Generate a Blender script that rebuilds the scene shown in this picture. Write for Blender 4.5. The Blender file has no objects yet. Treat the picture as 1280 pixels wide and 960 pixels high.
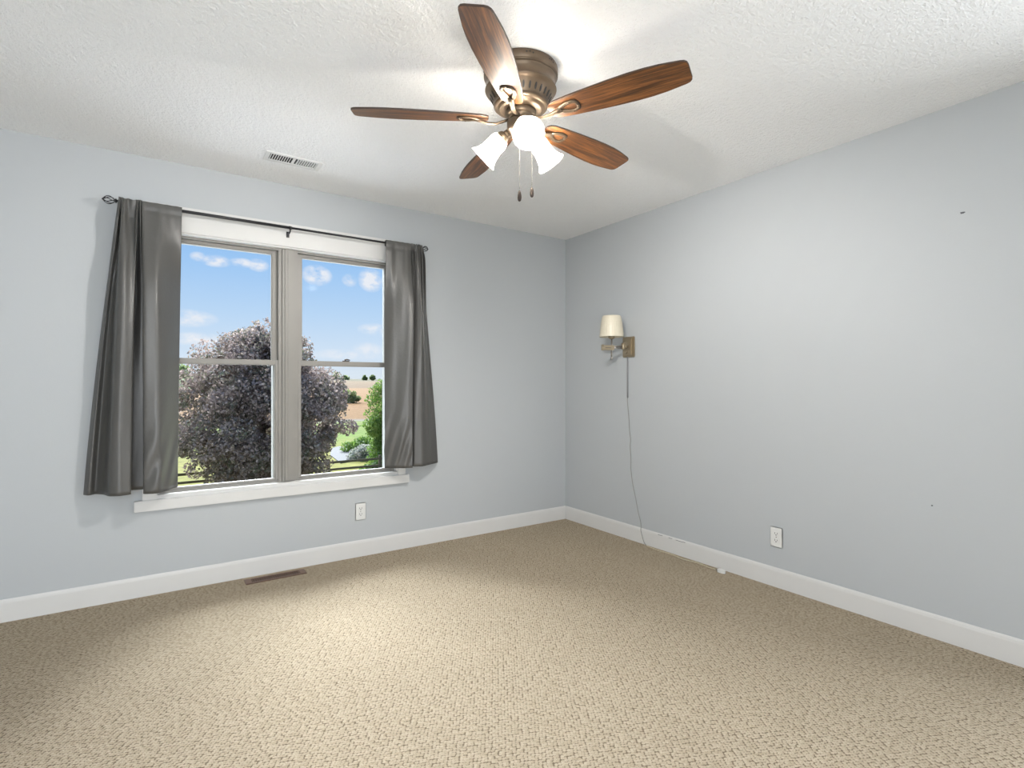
import bpy, bmesh, math, random
import numpy as np
from mathutils import Vector, Matrix
random.seed(7)
scn = bpy.context.scene
COL = scn.collection
PI = math.pi

# ------------------------------------------------------------------ camera, sky, sun, exposure
CAM_H = 1.178
cd = bpy.data.cameras.new('camera'); cam = bpy.data.objects.new('camera', cd); COL.objects.link(cam)
cd.sensor_width = 36.0; cd.lens = 36.0 * 664 / 1280; cd.clip_start = 0.02; cd.clip_end = 2000
cam.location = (0, 0, CAM_H); cam.rotation_euler = (PI / 2, 0, -math.radians(34.18))
scn.camera = cam
scn.view_settings.view_transform = 'Standard'; scn.view_settings.look = 'None'
scn.view_settings.gamma = 1.0; scn.view_settings.use_curve_mapping = False
scn.view_settings.exposure = 0.24

SUN_STRENGTH = 15.0
BULB = 2650.0
sd = bpy.data.lights.new('sun', 'SUN'); sd.energy = SUN_STRENGTH; sd.angle = math.radians(50); sd.color = (0.93, 0.97, 1.0)
sun = bpy.data.objects.new('sun', sd); COL.objects.link(sun)
_d = Vector((0.02, -1.0, -0.80)).normalized()
sun.rotation_euler = _d.to_track_quat('-Z', 'Y').to_euler(); sun.location = (0, 30, 30)
# added fill lamps outside made-up doorways behind and beside the camera
XR0 = 3.003
FILL = 66.0
FILL_SIDE = 78.0
ad = bpy.data.lights.new('rear_fill_light', 'AREA'); ad.shape = 'RECTANGLE'; ad.size = 1.25; ad.size_y = 1.95; ad.energy = FILL; ad.color = (.93, .97, 1.0)
al = bpy.data.objects.new('rear_fill_light', ad); COL.objects.link(al); al.location = (-.50, -1.40, 1.08); al.rotation_euler = (-PI / 2, 0, PI)
ad2 = ad.copy(); ad2.energy = FILL_SIDE; ad2.size = 1.5; ad2.size_y = 2.1
al2 = bpy.data.objects.new('side_fill_light', ad2); COL.objects.link(al2); al2.location = (XR0 + .62, -.45, 1.10); al2.rotation_euler = (PI / 2, 0, PI / 2)  # unseen side fill lamp, added to brighten the room


class NT:
    """tiny helper round a node tree"""
    def __init__(s, tree): s.t = tree; s.n = tree.nodes; s.l = tree.links
    def add(s, typ, **kw):
        nd = s.n.new(typ)
        for k, v in kw.items(): setattr(nd, k, v)
        return nd
    def put(s, sock, v):
        if isinstance(v, bpy.types.NodeSocket): s.l.new(v, sock)
        elif v is not None: sock.default_value = v
    def math(s, op, a, b=None, c=None, clamp=False):
        nd = s.add('ShaderNodeMath', operation=op, use_clamp=clamp)
        s.put(nd.inputs[0], a)
        if b is not None: s.put(nd.inputs[1], b)
        if c is not None: s.put(nd.inputs[2], c)
        return nd.outputs[0]
    def mix(s, f, a, b, blend='MIX'):
        nd = s.add('ShaderNodeMix', data_type='RGBA', blend_type=blend)
        s.put(nd.inputs[0], f); s.put(nd.inputs[6], a); s.put(nd.inputs[7], b)
        return nd.outputs[2]
    def ramp(s, f, stops, interp='LINEAR'):
        nd = s.add('ShaderNodeValToRGB'); nd.color_ramp.interpolation = interp
        e = nd.color_ramp.elements
        while len(e) < len(stops): e.new(0.5)
        for i, (p, c) in enumerate(stops): e[i].position = p; e[i].color = c
        s.put(nd.inputs[0], f); return nd.outputs[0]
    def noise(s, vec, scale, detail=3, rough=0.5, dim='3D'):
        nd = s.add('ShaderNodeTexNoise', noise_dimensions=dim)
        nd.inputs['Scale'].default_value = scale; nd.inputs['Detail'].default_value = detail; nd.inputs['Roughness'].default_value = rough
        if vec is not None: s.l.new(vec, nd.inputs['Vector'])
        return nd.outputs['Fac']


def rgb(r, g, b): return (r, g, b, 1)
def s2l(r, g, b):
    f = lambda c: (c / 255 / 12.92) if c <= 10 else ((c / 255 + .055) / 1.055) ** 2.4
    return (f(r), f(g), f(b), 1)


# world: blue afternoon sky, paler to the horizon, with small cumulus
w = bpy.data.worlds.new('sky'); scn.world = w; w.use_nodes = True
k = NT(w.node_tree); k.n.clear()
tc = k.add('ShaderNodeTexCoord'); sp = k.add('ShaderNodeSeparateXYZ'); k.l.new(tc.outputs['Generated'], sp.inputs[0])
dx, dy, dz = sp.outputs
ysafe = k.math('MAXIMUM', dy, 0.05)
U = k.math('DIVIDE', dx, ysafe); V = k.math('DIVIDE', dz, ysafe)
base = k.ramp(dz, [(0.0, s2l(226, 234, 243)), (0.05, s2l(214, 230, 248)), (0.12, s2l(190, 218, 248)), (0.21, s2l(158, 200, 246)), (0.6, s2l(120, 170, 235))])
cv = k.add('ShaderNodeCombineXYZ'); k.put(cv.inputs[0], U); k.put(cv.inputs[1], k.math('MULTIPLY', V, 1.6))
n1 = k.noise(cv.outputs[0], 42, 5, 0.6)
tot = None
for (cu, cvv, ru, rv, a) in [(0.088, .203, .022, .010, 1), (0.128, .205, .020, .008, .9), (0.152, .204, .017, .011, 1), (0.063, .207, .012, .008, .7),
                             (.250, .198, .026, .018, 1.2), (.309, .195, .014, .012, .7), (.350, .200, .024, .022, 1.2), (.045, .106, .045, .014, .8),
                             (.062, .073, .040, .011, .8), (.36, .105, .035, .012, .7), (.30, .055, .07, .010, .5), (.345, .066, .03, .014, .6), (-.15, .15, .10, .03, 1), (.6, .17, .12, .035, 1), (.13, .04, .09, .012, .5)]:
    a1 = k.math('POWER', k.math('DIVIDE', k.math('SUBTRACT', U, cu), ru), 2.0)
    a2 = k.math('POWER', k.math('DIVIDE', k.math('SUBTRACT', V, cvv), rv), 2.0)
    b = k.math('MULTIPLY', k.math('SUBTRACT', 1.25, k.math('ADD', a1, a2), clamp=False), a)
    b = k.math('MAXIMUM', b, 0.0)
    tot = b if tot is None else k.math('MAXIMUM', tot, b)
cl = k.math('MULTIPLY', tot, k.math('SUBTRACT', k.math('MULTIPLY', n1, 3.4), 1.05, clamp=True), clamp=True)
skyc = k.mix(k.math('MULTIPLY', cl, .85), base, s2l(247, 245, 248))
bg = k.add('ShaderNodeBackground'); k.l.new(skyc, bg.inputs[0]); bg.inputs[1].default_value = .86
wo = k.add('ShaderNodeOutputWorld'); k.l.new(bg.outputs[0], wo.inputs[0])


# ------------------------------------------------------------------ materials
def mat(name, col, rough=0.5, metal=0.0, noise=None, bump=None, spec=None, sheen=None, coat=None):
    m = bpy.data.materials.new(name); m.use_nodes = True
    k = NT(m.node_tree); b = k.n['Principled BSDF']
    b.inputs['Roughness'].default_value = rough; b.inputs['Metallic'].default_value = metal
    if spec is not None: b.inputs['Specular IOR Level'].default_value = spec
    if sheen: b.inputs['Sheen Weight'].default_value = sheen
    if coat: b.inputs['Coat Weight'].default_value = coat
    tc = k.add('ShaderNodeTexCoord').outputs['Object']
    c2 = noise[1] if noise else tuple(x * .93 for x in col[:3]) + (1,)
    sc = noise[0] if noise else 6.0
    k.l.new(k.mix(k.noise(tc, sc), col, c2), b.inputs['Base Color'])
    if bump:
        bm_ = k.add('ShaderNodeBump'); bm_.inputs['Strength'].default_value = bump[1]; bm_.inputs['Distance'].default_value = bump[2]
        k.l.new(k.noise(tc, bump[0], bump[3] if len(bump) > 3 else 3), bm_.inputs['Height']); k.l.new(bm_.outputs[0], b.inputs['Normal'])
    return m


M = {}
M['wall'] = mat('blue_grey_paint', rgb(.462, .484, .500), .62, noise=(1.2, rgb(.453, .475, .491)), bump=(140, .10, .002))
M['white'] = mat('white_trim_paint', rgb(.67, .665, .65), .42)
M['vinyl'] = mat('beige_grey_window_frame', rgb(.27, .257, .235), .45)
M['vinyl_out'] = mat('white_outer_frame', rgb(.45, .45, .43), .5)
M['bronze'] = mat('brushed_bronze', rgb(.15, .108, .072), .40, .7, noise=(25, rgb(.12, .088, .06)))
M['bronze_d'] = mat('dark_bronze', rgb(.05, .035, .028), .5, .3)
M['antique'] = mat('antique_nickel', rgb(.38, .315, .22), .38, .7)
M['grey_tube'] = mat('grey_plastic_tube', rgb(.23, .23, .24), .5)
M['steel'] = mat('steel', rgb(.30, .28, .255), .35, .8)
M['rod'] = mat('black_iron', rgb(.025, .025, .028), .45, .4)
M['curtain'] = mat('grey_satin', rgb(.088, .086, .081), .40, 0.0, noise=(300, rgb(.080, .078, .073)), bump=(60, .25, .003), spec=.6)
M['hem'] = M['curtain']
M['plug'] = mat('white_plastic', rgb(.74, .74, .72), .4)
M['slot'] = mat('slot_dark', rgb(.012, .012, .012), .6)
M['brownreg'] = mat('brown_metal', rgb(.17, .10, .07), .45, .2)
M['cord'] = mat('cord_clear', rgb(.30, .30, .29), .35)
M['cordf'] = mat('cream_cord', rgb(.62, .55, .40), .45)
M['vent'] = mat('vent_white', rgb(.78, .78, .77), .45)
M['duct'] = mat('duct_dark', rgb(.02, .02, .02), .7)
M['scuff'] = mat('scuff', rgb(.10, .10, .11), .7)
M['bark'] = mat('bark', rgb(.16, .12, .09), .9, noise=(8, rgb(.08, .06, .05)), bump=(20, .6, .03))
M['fence'] = mat('weathered_board', rgb(.15, .125, .085), .85, noise=(3, rgb(.09, .075, .05)))
M['concrete'] = mat('pale_concrete', rgb(.05, .05, .055), .8)
M['bounce_slab'] = mat('pale_bounce', rgb(.82, .81, .80), .8)  # for the added slab that bounces sunlight indoors
M['siding'] = mat('exterior_siding', rgb(.7, .7, .68), .7)

# ceiling: stomped texture
m = bpy.data.materials.new('textured_ceiling'); m.use_nodes = True; k = NT(m.node_tree); b = k.n['Principled BSDF']
tc = k.add('ShaderNodeTexCoord').outputs['Object']
b.inputs['Base Color'].default_value = rgb(.91, .915, .92); b.inputs['Roughness'].default_value = .8
h = k.math('ADD', k.math('MULTIPLY', k.noise(tc, 55, 4, .6), 1.0), k.math('MULTIPLY', k.noise(tc, 150, 2, .6), .5))
bp = k.add('ShaderNodeBump'); bp.inputs['Strength'].default_value = 1.0; bp.inputs['Distance'].default_value = .011
k.l.new(h, bp.inputs['Height']); k.l.new(bp.outputs[0], b.inputs['Normal']); M['ceiling'] = m

# carpet: looped berber in a diagonal basket pattern
m = bpy.data.materials.new('berber_loop_carpet'); m.use_nodes = True; k = NT(m.node_tree); b = k.n['Principled BSDF']
tc = k.add('ShaderNodeTexCoord').outputs['Object']
mp = k.add('ShaderNodeMapping'); mp.inputs['Rotation'].default_value = (0, 0, math.radians(28)); mp.inputs['Scale'].default_value = (1, 1.2, 1)
nd_ = k.add('ShaderNodeTexNoise'); nd_.inputs['Scale'].default_value = 9; k.l.new(tc, nd_.inputs['Vector'])
vm = k.add('ShaderNodeVectorMath', operation='MULTIPLY_ADD'); k.l.new(nd_.outputs['Color'], vm.inputs[0]); vm.inputs[1].default_value = (.012, .012, 0); k.l.new(tc, vm.inputs[2]); k.l.new(vm.outputs[0], mp.inputs['Vector'])
vo = k.add('ShaderNodeTexVoronoi', voronoi_dimensions='2D', feature='F1'); vo.inputs['Scale'].default_value = 84; vo.inputs['Randomness'].default_value = .46
k.l.new(mp.outputs[0], vo.inputs['Vector'])
hgt = k.math('SUBTRACT', 1.0, k.math('POWER', vo.outputs['Distance'], 2.8))
fib = k.noise(tc, 900, 2, .7)
fleck = k.noise(tc, 260, 2, .6)
sepc = k.add('ShaderNodeSeparateColor'); k.l.new(vo.outputs['Color'], sepc.inputs[0])
c0 = k.mix(sepc.outputs[0], rgb(.475, .395, .285), rgb(.57, .485, .365))
c1 = k.mix(k.math('MULTIPLY', k.ramp(fleck, [(.45, rgb(0, 0, 0)), (.62, rgb(1, 1, 1))]), .38), c0, rgb(.24, .18, .115))
pit_shade = k.ramp(vo.outputs['Distance'], [(.47, rgb(0, 0, 0)), (.62, rgb(1, 1, 1))])
c2 = k.mix(k.math('MULTIPLY', pit_shade, .9), c1, rgb(.16, .12, .08))  # shade in the gaps between loops, painted into the colour
big = k.noise(tc, 1.6, 3, .6)
c3 = k.mix(k.ramp(big, [(.35, rgb(0, 0, 0)), (.7, rgb(1, 1, 1))]), c2, k.mix(.10, c2, rgb(.22, .18, .13)))
k.l.new(c3, b.inputs['Base Color']); b.inputs['Roughness'].default_value = .95; b.inputs['Specular IOR Level'].default_value = .1
bp = k.add('ShaderNodeBump'); bp.inputs['Strength'].default_value = 1.0; bp.inputs['Distance'].default_value = .011
k.l.new(k.math('ADD', hgt, k.math('MULTIPLY', fib, .25)), bp.inputs['Height']); k.l.new(bp.outputs[0], b.inputs['Normal'])
M['carpet'] = m

# fan blade wood (grain runs along local X)
m = bpy.data.materials.new('walnut_blade'); m.use_nodes = True; k = NT(m.node_tree); b = k.n['Principled BSDF']
tc = k.add('ShaderNodeTexCoord').outputs['Object']
mp = k.add('ShaderNodeMapping'); mp.inputs['Scale'].default_value = (3.0, 60, 60); k.l.new(tc, mp.inputs['Vector'])
g1 = k.noise(mp.outputs[0], 1.0, 5, .65)
mp2 = k.add('ShaderNodeMapping'); mp2.inputs['Scale'].default_value = (7, 190, 100); k.l.new(tc, mp2.inputs['Vector'])
g2 = k.noise(mp2.outputs[0], 1.0, 3, .6)
c = k.ramp(g1, [(.30, rgb(.030, .012, .006)), (.47, rgb(.105, .042, .014)), (.6, rgb(.25, .098, .028)), (.76, rgb(.07, .028, .010))])
c = k.mix(k.math('MULTIPLY', k.ramp(g2, [(.52, rgb(0, 0, 0)), (.64, rgb(1, 1, 1))]), .75), c, rgb(.035, .016, .009))
k.l.new(c, b.inputs['Base Color']); b.inputs['Roughness'].default_value = .36
M['wood'] = m
M['wood_edge'] = mat('blade_edge', rgb(.05, .028, .018), .4)

# frosted glass of the fan shades
m = bpy.data.materials.new('frosted_glass'); m.use_nodes = True; k = NT(m.node_tree); k.n.clear()
df = k.add('ShaderNodeBsdfDiffuse'); df.inputs[0].default_value = rgb(.9, .88, .84)
tl = k.add('ShaderNodeBsdfTranslucent'); tl.inputs[0].default_value = rgb(.72, .70, .66)
gl = k.add('ShaderNodeBsdfGlossy'); gl.inputs[0].default_value = rgb(1, 1, 1); gl.inputs['Roughness'].default_value = .15
tr = k.add('ShaderNodeBsdfTransparent'); tr.inputs[0].default_value = rgb(1, .98, .94)
nz = k.noise(k.add('ShaderNodeTexCoord').outputs['Object'], 30)
def mixs(f, a, b2):
    x = k.add('ShaderNodeMixShader'); k.put(x.inputs[0], f); k.l.new(a, x.inputs[1]); k.l.new(b2, x.inputs[2]); return x.outputs[0]
s1 = mixs(.6, df.outputs[0], tl.outputs[0]); s1 = mixs(.05, s1, gl.outputs[0]); s1 = mixs(k.math('MULTIPLY_ADD', nz, .04, .19), s1, tr.outputs[0])
o = k.add('ShaderNodeOutputMaterial'); k.l.new(s1, o.inputs[0]); M['frost'] = m

m = bpy.data.materials.new('lit_bulb'); m.use_nodes = True; k = NT(m.node_tree); k.n.clear()
em = k.add('ShaderNodeEmission'); em.inputs[0].default_value = rgb(1, .965, .925); em.inputs[1].default_value = BULB
o = k.add('ShaderNodeOutputMaterial'); k.l.new(em.outputs[0], o.inputs[0]); M['bulb'] = m

# clear window glass
m = bpy.data.materials.new('clear_glass'); m.use_nodes = True; k = NT(m.node_tree); k.n.clear()
tr = k.add('ShaderNodeBsdfTransparent'); tr.inputs[0].default_value = rgb(.97, .98, .98)
gl = k.add('ShaderNodeBsdfGlossy'); gl.inputs['Roughness'].default_value = .02
fr = k.add('ShaderNodeFresnel'); fr.inputs[0].default_value = 1.09
s1 = mixs(fr.outputs[0], tr.outputs[0], gl.outputs[0])
o = k.add('ShaderNodeOutputMaterial'); k.l.new(s1, o.inputs[0]); M['glass'] = m

# pleated lamp shade
m = bpy.data.materials.new('cream_pleated_fabric'); m.use_nodes = True; k = NT(m.node_tree); b = k.n['Principled BSDF']
b.inputs['Roughness'].default_value = .24
tcn = k.add('ShaderNodeTexCoord'); nz = k.noise(tcn.outputs['Object'], 20)
k.l.new(k.mix(nz, rgb(.74, .68, .55), rgb(.68, .62, .49)), b.inputs['Base Color']); M['shade'] = m


def leafmat(name, a, b_, c_, transl=.35):
    m = bpy.data.materials.new(name); m.use_nodes = True; k = NT(m.node_tree); k.n.clear()
    tc = k.add('ShaderNodeTexCoord').outputs['Object']
    n_ = k.noise(tc, 1.3, 5, .75); n2 = k.noise(tc, 9, 2, .6)
    col = k.ramp(n_, [(.35, a), (.52, b_), (.68, c_)])
    col = k.mix(k.ramp(n2, [(.52, rgb(0, 0, 0)), (.62, rgb(1, 1, 1))]), col, c_)
    d = k.add('ShaderNodeBsdfDiffuse'); t = k.add('ShaderNodeBsdfTranslucent'); k.l.new(col, d.inputs[0]); k.l.new(col, t.inputs[0])
    g = k.add('ShaderNodeBsdfGlossy'); g.inputs['Roughness'].default_value = .5; g.inputs[0].default_value = rgb(.6, .6, .65)
    x = k.add('ShaderNodeMixShader'); x.inputs[0].default_value = transl; k.l.new(d.outputs[0], x.inputs[1]); k.l.new(t.outputs[0], x.inputs[2])
    y = k.add('ShaderNodeMixShader'); y.inputs[0].default_value = .06; k.l.new(x.outputs[0], y.inputs[1]); k.l.new(g.outputs[0], y.inputs[2])
    o = k.add('ShaderNodeOutputMaterial'); k.l.new(y.outputs[0], o.inputs[0]); return m


M['maple'] = leafmat('purple_maple_leaves', rgb(.13, .16, .085), rgb(.26, .195, .175), rgb(.54, .44, .40), .5)
M['green'] = leafmat('bright_green_leaves', rgb(.09, .18, .03), rgb(.16, .28, .055), rgb(.28, .38, .10), .45)
M['bush'] = leafmat('olive_bush_leaves', rgb(.18, .25, .09), rgb(.25, .32, .12), rgb(.34, .38, .17), .5)
M['flower'] = leafmat('pale_flower_heads', rgb(.18, .26, .12), rgb(.38, .38, .34), rgb(.54, .50, .48), .4)

# countryside: mown grass, then stubble fields on the rise
m = bpy.data.materials.new('grass_and_fields'); m.use_nodes = True; k = NT(m.node_tree); b = k.n['Principled BSDF']
tc = k.add('ShaderNodeTexCoord').outputs['Object']; sp = k.add('ShaderNodeSeparateXYZ'); k.l.new(tc, sp.inputs[0])
n_ = k.noise(tc, .12, 4, .6); nf = k.noise(tc, 1.6, 5, .7)
yy = k.math('ADD', sp.outputs[1], k.math('MULTIPLY', k.math('SUBTRACT', n_, .5), 6))
t = k.math('DIVIDE', yy, 400)
zone = k.ramp(t, [(0, rgb(.40, .38, .11)), (.095, rgb(.38, .36, .10)), (.12, rgb(.22, .33, .06)), (.163, rgb(.27, .33, .08)), (.167, rgb(.34, .33, .31)),
                  (.173, rgb(.36, .20, .085)), (.27, rgb(.42, .225, .095)), (.42, rgb(.46, .27, .13)), (.44, rgb(.31, .205, .125)), (.70, rgb(.36, .25, .15)), (.9, rgb(.24, .22, .14))])
strip = k.math('LESS_THAN', k.math('SUBTRACT', sp.outputs[0], k.math('MULTIPLY', sp.outputs[1], .085)), 0.0)
far = k.math('GREATER_THAN', sp.outputs[1], 170)
zone = k.mix(k.math('MULTIPLY', strip, far), zone, rgb(.17, .26, .09))
dk = k.ramp(nf, [(.3, rgb(.34, .34, .32)), (.7, rgb(.62, .62, .58))])
k.l.new(k.mix(1.0, zone, dk, 'MULTIPLY'), b.inputs['Base Color']); b.inputs['Roughness'].default_value = .95; b.inputs['Specular IOR Level'].default_value = .1
M['ground'] = m


# ------------------------------------------------------------------ mesh helpers
class MB:
    def __init__(s): s.bm = bmesh.new(); s.mi = 0; s.mats = []
    def use(s, m):
        if m not in s.mats: s.mats.append(m)
        s.mi = s.mats.index(m); return s
    def _f(s, vs, smooth=False):
        try: f = s.bm.faces.new(vs)
        except ValueError: return
        f.material_index = s.mi; f.smooth = smooth
    def box(s, x0, y0, z0, x1, y1, z1, bev=0.0, mtx=None):
        t = bmesh.new(); bmesh.ops.create_cube(t, size=1)
        for v in t.verts: v.co = Vector(((x0 + x1) / 2 + v.co.x * (x1 - x0), (y0 + y1) / 2 + v.co.y * (y1 - y0), (z0 + z1) / 2 + v.co.z * (z1 - z0)))
        if bev: bmesh.ops.bevel(t, geom=t.edges[:], offset=bev, segments=2, affect='EDGES')
        s._merge(t, mtx); return s
    def _merge(s, t, mtx=None):
        mp_ = {}
        for v in t.verts: mp_[v] = s.bm.verts.new(mtx @ v.co if mtx is not None else v.co)
        for f in t.faces: s._f([mp_[v] for v in f.verts], f.smooth)
        t.free()
    def lathe(s, prof, seg=40, mtx=None, smooth=True, caps=True):
        """prof: (radius, height) list, axis local Z"""
        rings = []
        for r, z in prof:
            ring = [Vector((r * math.cos(2 * PI * i / seg), r * math.sin(2 * PI * i / seg), z)) for i in range(seg)]
            rings.append([s.bm.verts.new(mtx @ p if mtx is not None else p) for p in ring])
        for a, b in zip(rings, rings[1:]):
            for i in range(seg): s._f([a[i], a[(i + 1) % seg], b[(i + 1) % seg], b[i]], smooth)
        if caps: s._f(rings[0][::-1]); s._f(rings[-1])
        return s
    def tube(s, pts, r, seg=10, caps=True, flat=1.0):
        pts = [Vector(p) for p in pts]; n = len(pts)
        rr = r if isinstance(r, (list, tuple)) else [r] * n
        up = Vector((0, 0, 1)); rings = []; prev = None
        for i, p in enumerate(pts):
            d = (pts[min(i + 1, n - 1)] - pts[max(i - 1, 0)]).normalized()
            a = prev if prev is not None else (up.cross(d) if abs(d.z) < .95 else Vector((1, 0, 0)))
            a = (a - d * a.dot(d)).normalized(); prev = a; b = d.cross(a)
            rings.append([s.bm.verts.new(p + a * rr[i] * math.cos(2 * PI * j / seg) + b * rr[i] * flat * math.sin(2 * PI * j / seg)) for j in range(seg)])
        for a, b in zip(rings, rings[1:]):
            for j in range(seg): s._f([a[j], a[(j + 1) % seg], b[(j + 1) % seg], b[j]], True)
        if caps: s._f(rings[0][::-1]); s._f(rings[-1])
        return s
    def prism(s, outline, z0, z1, mtx=None):
        lo = [s.bm.verts.new(mtx @ Vector((x, y, z0)) if mtx is not None else Vector((x, y, z0))) for x, y in outline]
        hi = [s.bm.verts.new(mtx @ Vector((x, y, z1)) if mtx is not None else Vector((x, y, z1))) for x, y in outline]
        s._f(lo[::-1]); s._f(hi)
        for i in range(len(lo)): s._f([lo[i], lo[(i + 1) % len(lo)], hi[(i + 1) % len(lo)], hi[i]])
        return s
    def build(s, name, m=None, parent=None, loc=None):
        if m is not None and not s.mats: s.mats = [m]
        bmesh.ops.recalc_face_normals(s.bm, faces=s.bm.faces[:])
        me = bpy.data.meshes.new(name); s.bm.to_mesh(me); s.bm.free()
        for q in s.mats: me.materials.append(q)
        o = bpy.data.objects.new(name, me); COL.objects.link(o)
        if parent is not None: o.parent = parent
        if loc is not None: o.location = loc
        return o


def tag(o, label=None, cat=None, group=None, kind=None):
    for kk, v in (('label', label), ('category', cat), ('group', group), ('kind', kind)):
        if v: o[kk] = v
    return o
def empty(name, loc, label, cat, rz=0, group=None):
    o = bpy.data.objects.new(name, None); COL.objects.link(o); o.location = loc; o.rotation_euler = (0, 0, rz); o.empty_display_size = .05
    return tag(o, label, cat, group)
def struct(o): o['kind'] = 'structure'; return o
def copy_tree(o, parent=None):
    c = o.copy(); COL.objects.link(c)
    if parent is not None: c.parent = parent
    for ch in list(o.children): copy_tree(ch, c)
    return c


# ------------------------------------------------------------------ room shell
XR, YB, XL, YF, H = 3.003, 3.587, -1.25, -1.3, 2.44
OX0, OX1, OZ0, OZ1 = .028, 1.448, .552, 2.045      # window opening
T = .16
struct(MB().box(XL - T, YF - T, -.2, XR + T, YB + T, 0).build('floor', M['carpet']))
struct(MB().box(XL - T, YF - T, H, XR + T, YB + T, H + .2).build('ceiling', M['ceiling']))
wb = MB().use(M['wall'])
wb.box(XL - T, YB, 0, OX0, YB + T, H).box(OX1, YB, 0, XR + T, YB + T, H).box(OX0, YB, 0, OX1, YB + T, OZ0).box(OX0, YB, OZ1, OX1, YB + T, H)
struct(wb.build('wall_back'))
SD0, SD1, SDZ = -1.08, .28, 2.12      # added side opening, lets in the unseen fill lamp
struct(MB().use(M['wall']).box(XR, YF, 0, XR + T, SD0, H).box(XR, SD1, 0, XR + T, YB, H).box(XR, SD0, SDZ, XR + T, SD1, H).build('wall_right'))
sdr = MB().use(M['white'])
sdr.box(XR - .018, SD1, 0, XR, SD1 + .06, SDZ + .06).box(XR - .018, SD0 - .06, 0, XR, SD0, SDZ + .06).box(XR - .018, SD0, SDZ, XR, SD1, SDZ + .06)
sdr.box(XR + .03, SD0, 0, XR + .07, SD0 + .06, SDZ).box(XR + .03, SD1 - .06, 0, XR + .07, SD1, SDZ).box(XR + .03, SD0 + .06, 0, XR + .07, SD1 - .06, .09).box(XR + .03, SD0 + .06, SDZ - .06, XR + .07, SD1 - .06, SDZ)
struct(sdr.build('fill_doorway_2'))  # made-up frame around the side fill opening
struct(MB().box(XL - T, YF, 0, XL, YB, H).build('wall_left', M['wall']))
wf = MB().use(M['wall'])
DX0, DX1, DZ1 = -1.18, .18, 2.12  # added rear opening for the fill lamp behind the camera
wf.box(XL, YF - T, 0, DX0, YF, H).box(DX1, YF - T, 0, XR, YF, H).box(DX0, YF - T, DZ1, DX1, YF, H)
struct(wf.build('wall_front'))
wr_ = MB().use(M['white'])
wr_.box(DX1, YF, 0, DX1 + .06, YF + .018, DZ1 + .06).box(DX0, YF, DZ1, DX1, YF + .018, DZ1 + .06)
wr_.box(DX0, YF - .07, 0, DX0 + .06, YF - .03, DZ1).box(DX1 - .06, YF - .07, 0, DX1, YF - .03, DZ1).box(DX0 + .06, YF - .07, 0, DX1 - .06, YF - .03, .09).box(DX0 + .06, YF - .07, DZ1 - .06, DX1 - .06, YF - .03, DZ1)
struct(wr_.build('fill_doorway_1'))  # made-up frame around the rear fill opening


def base(name, axis, a, b, at, inward):
    pr = [(0, 0), (.0075, 0), (.0075, .092), (.006, .104), (.003, .112), (0, .112)]
    q = MB(); vs = []
    for e in (a, b):
        ring = []
        for d, z in pr:
            ring.append(q.bm.verts.new(Vector((e, at + inward * d, z)) if axis == 'x' else Vector((at + inward * d, e, z))))
        vs.append(ring)
    for i in range(len(pr)): q._f([vs[0][i], vs[0][(i + 1) % 6], vs[1][(i + 1) % 6], vs[1][i]])
    q._f(vs[0]); q._f(vs[1][::-1])
    return struct(q.build(name, M['white']))
base('baseboard_back', 'x', XL, XR, YB, -1)
bbr = base('baseboard_right', 'y', SD1 + .06, YB - .0145, XR, -1)
base('baseboard_left', 'y', YF, YB - .0145, XL, 1)
# dark scuffs on the top of the right baseboard
sc = MB().use(M['scuff'])
for y0, y1, z in ((2.555, 2.515, .103), (2.46, 2.43, .102), (2.40, 2.32, .101)):
    sc.tube([(XR - .0066, y0, z), (XR - .0066, (y0 + y1) / 2, z - .001), (XR - .0066, y1, z + .001)], .0016, 6)
sc.build('scuff_mark', parent=bbr)['label'] = 'dark grey scuff marks along the top edge'

# window casing and liner (white boards)
fy = YB - .019
struct(MB().box(-.045, fy, 2.045, 1.507, YB, 2.19, .002).build('trim_1', M['white']))                 # head casing
struct(MB().box(-.041, fy, .533, .028, YB, 2.045, .002).build('trim_2', M['white']))               # left casing
struct(MB().box(1.448, fy, .533, 1.504, YB, 2.045, .002).build('trim_3', M['white']))              # right casing
struct(MB().box(-.078, YB - .030, .474, 1.528, YB, .533, .003).build('trim_4', M['white']))        # bottom board
# jamb liner
jl = MB().use(M['white'])
jl.box(.028, YB - .010, .533, 1.448, YB + .05, .556).box(.028, YB - .005, .562, .038, YB + .05, 2.045).box(1.438, YB - .005, .562, 1.448, YB + .05, 2.045).box(.038, YB - .005, 2.037, 1.438, YB + .05, 2.045)
struct(jl.build('trim_5'))
# centre mullion between the two windows
ml = MB().use(M['vinyl'])
ml.box(.688, YB + .022, .556, .764, YB + .10, 2.037, .002).box(.703, YB + .014, .562, .749, YB + .03, 2.037, .0015).box(.720, YB + .011, .562, .732, YB + .02, 2.037, .001)
struct(ml.build('trim_6'))


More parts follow.
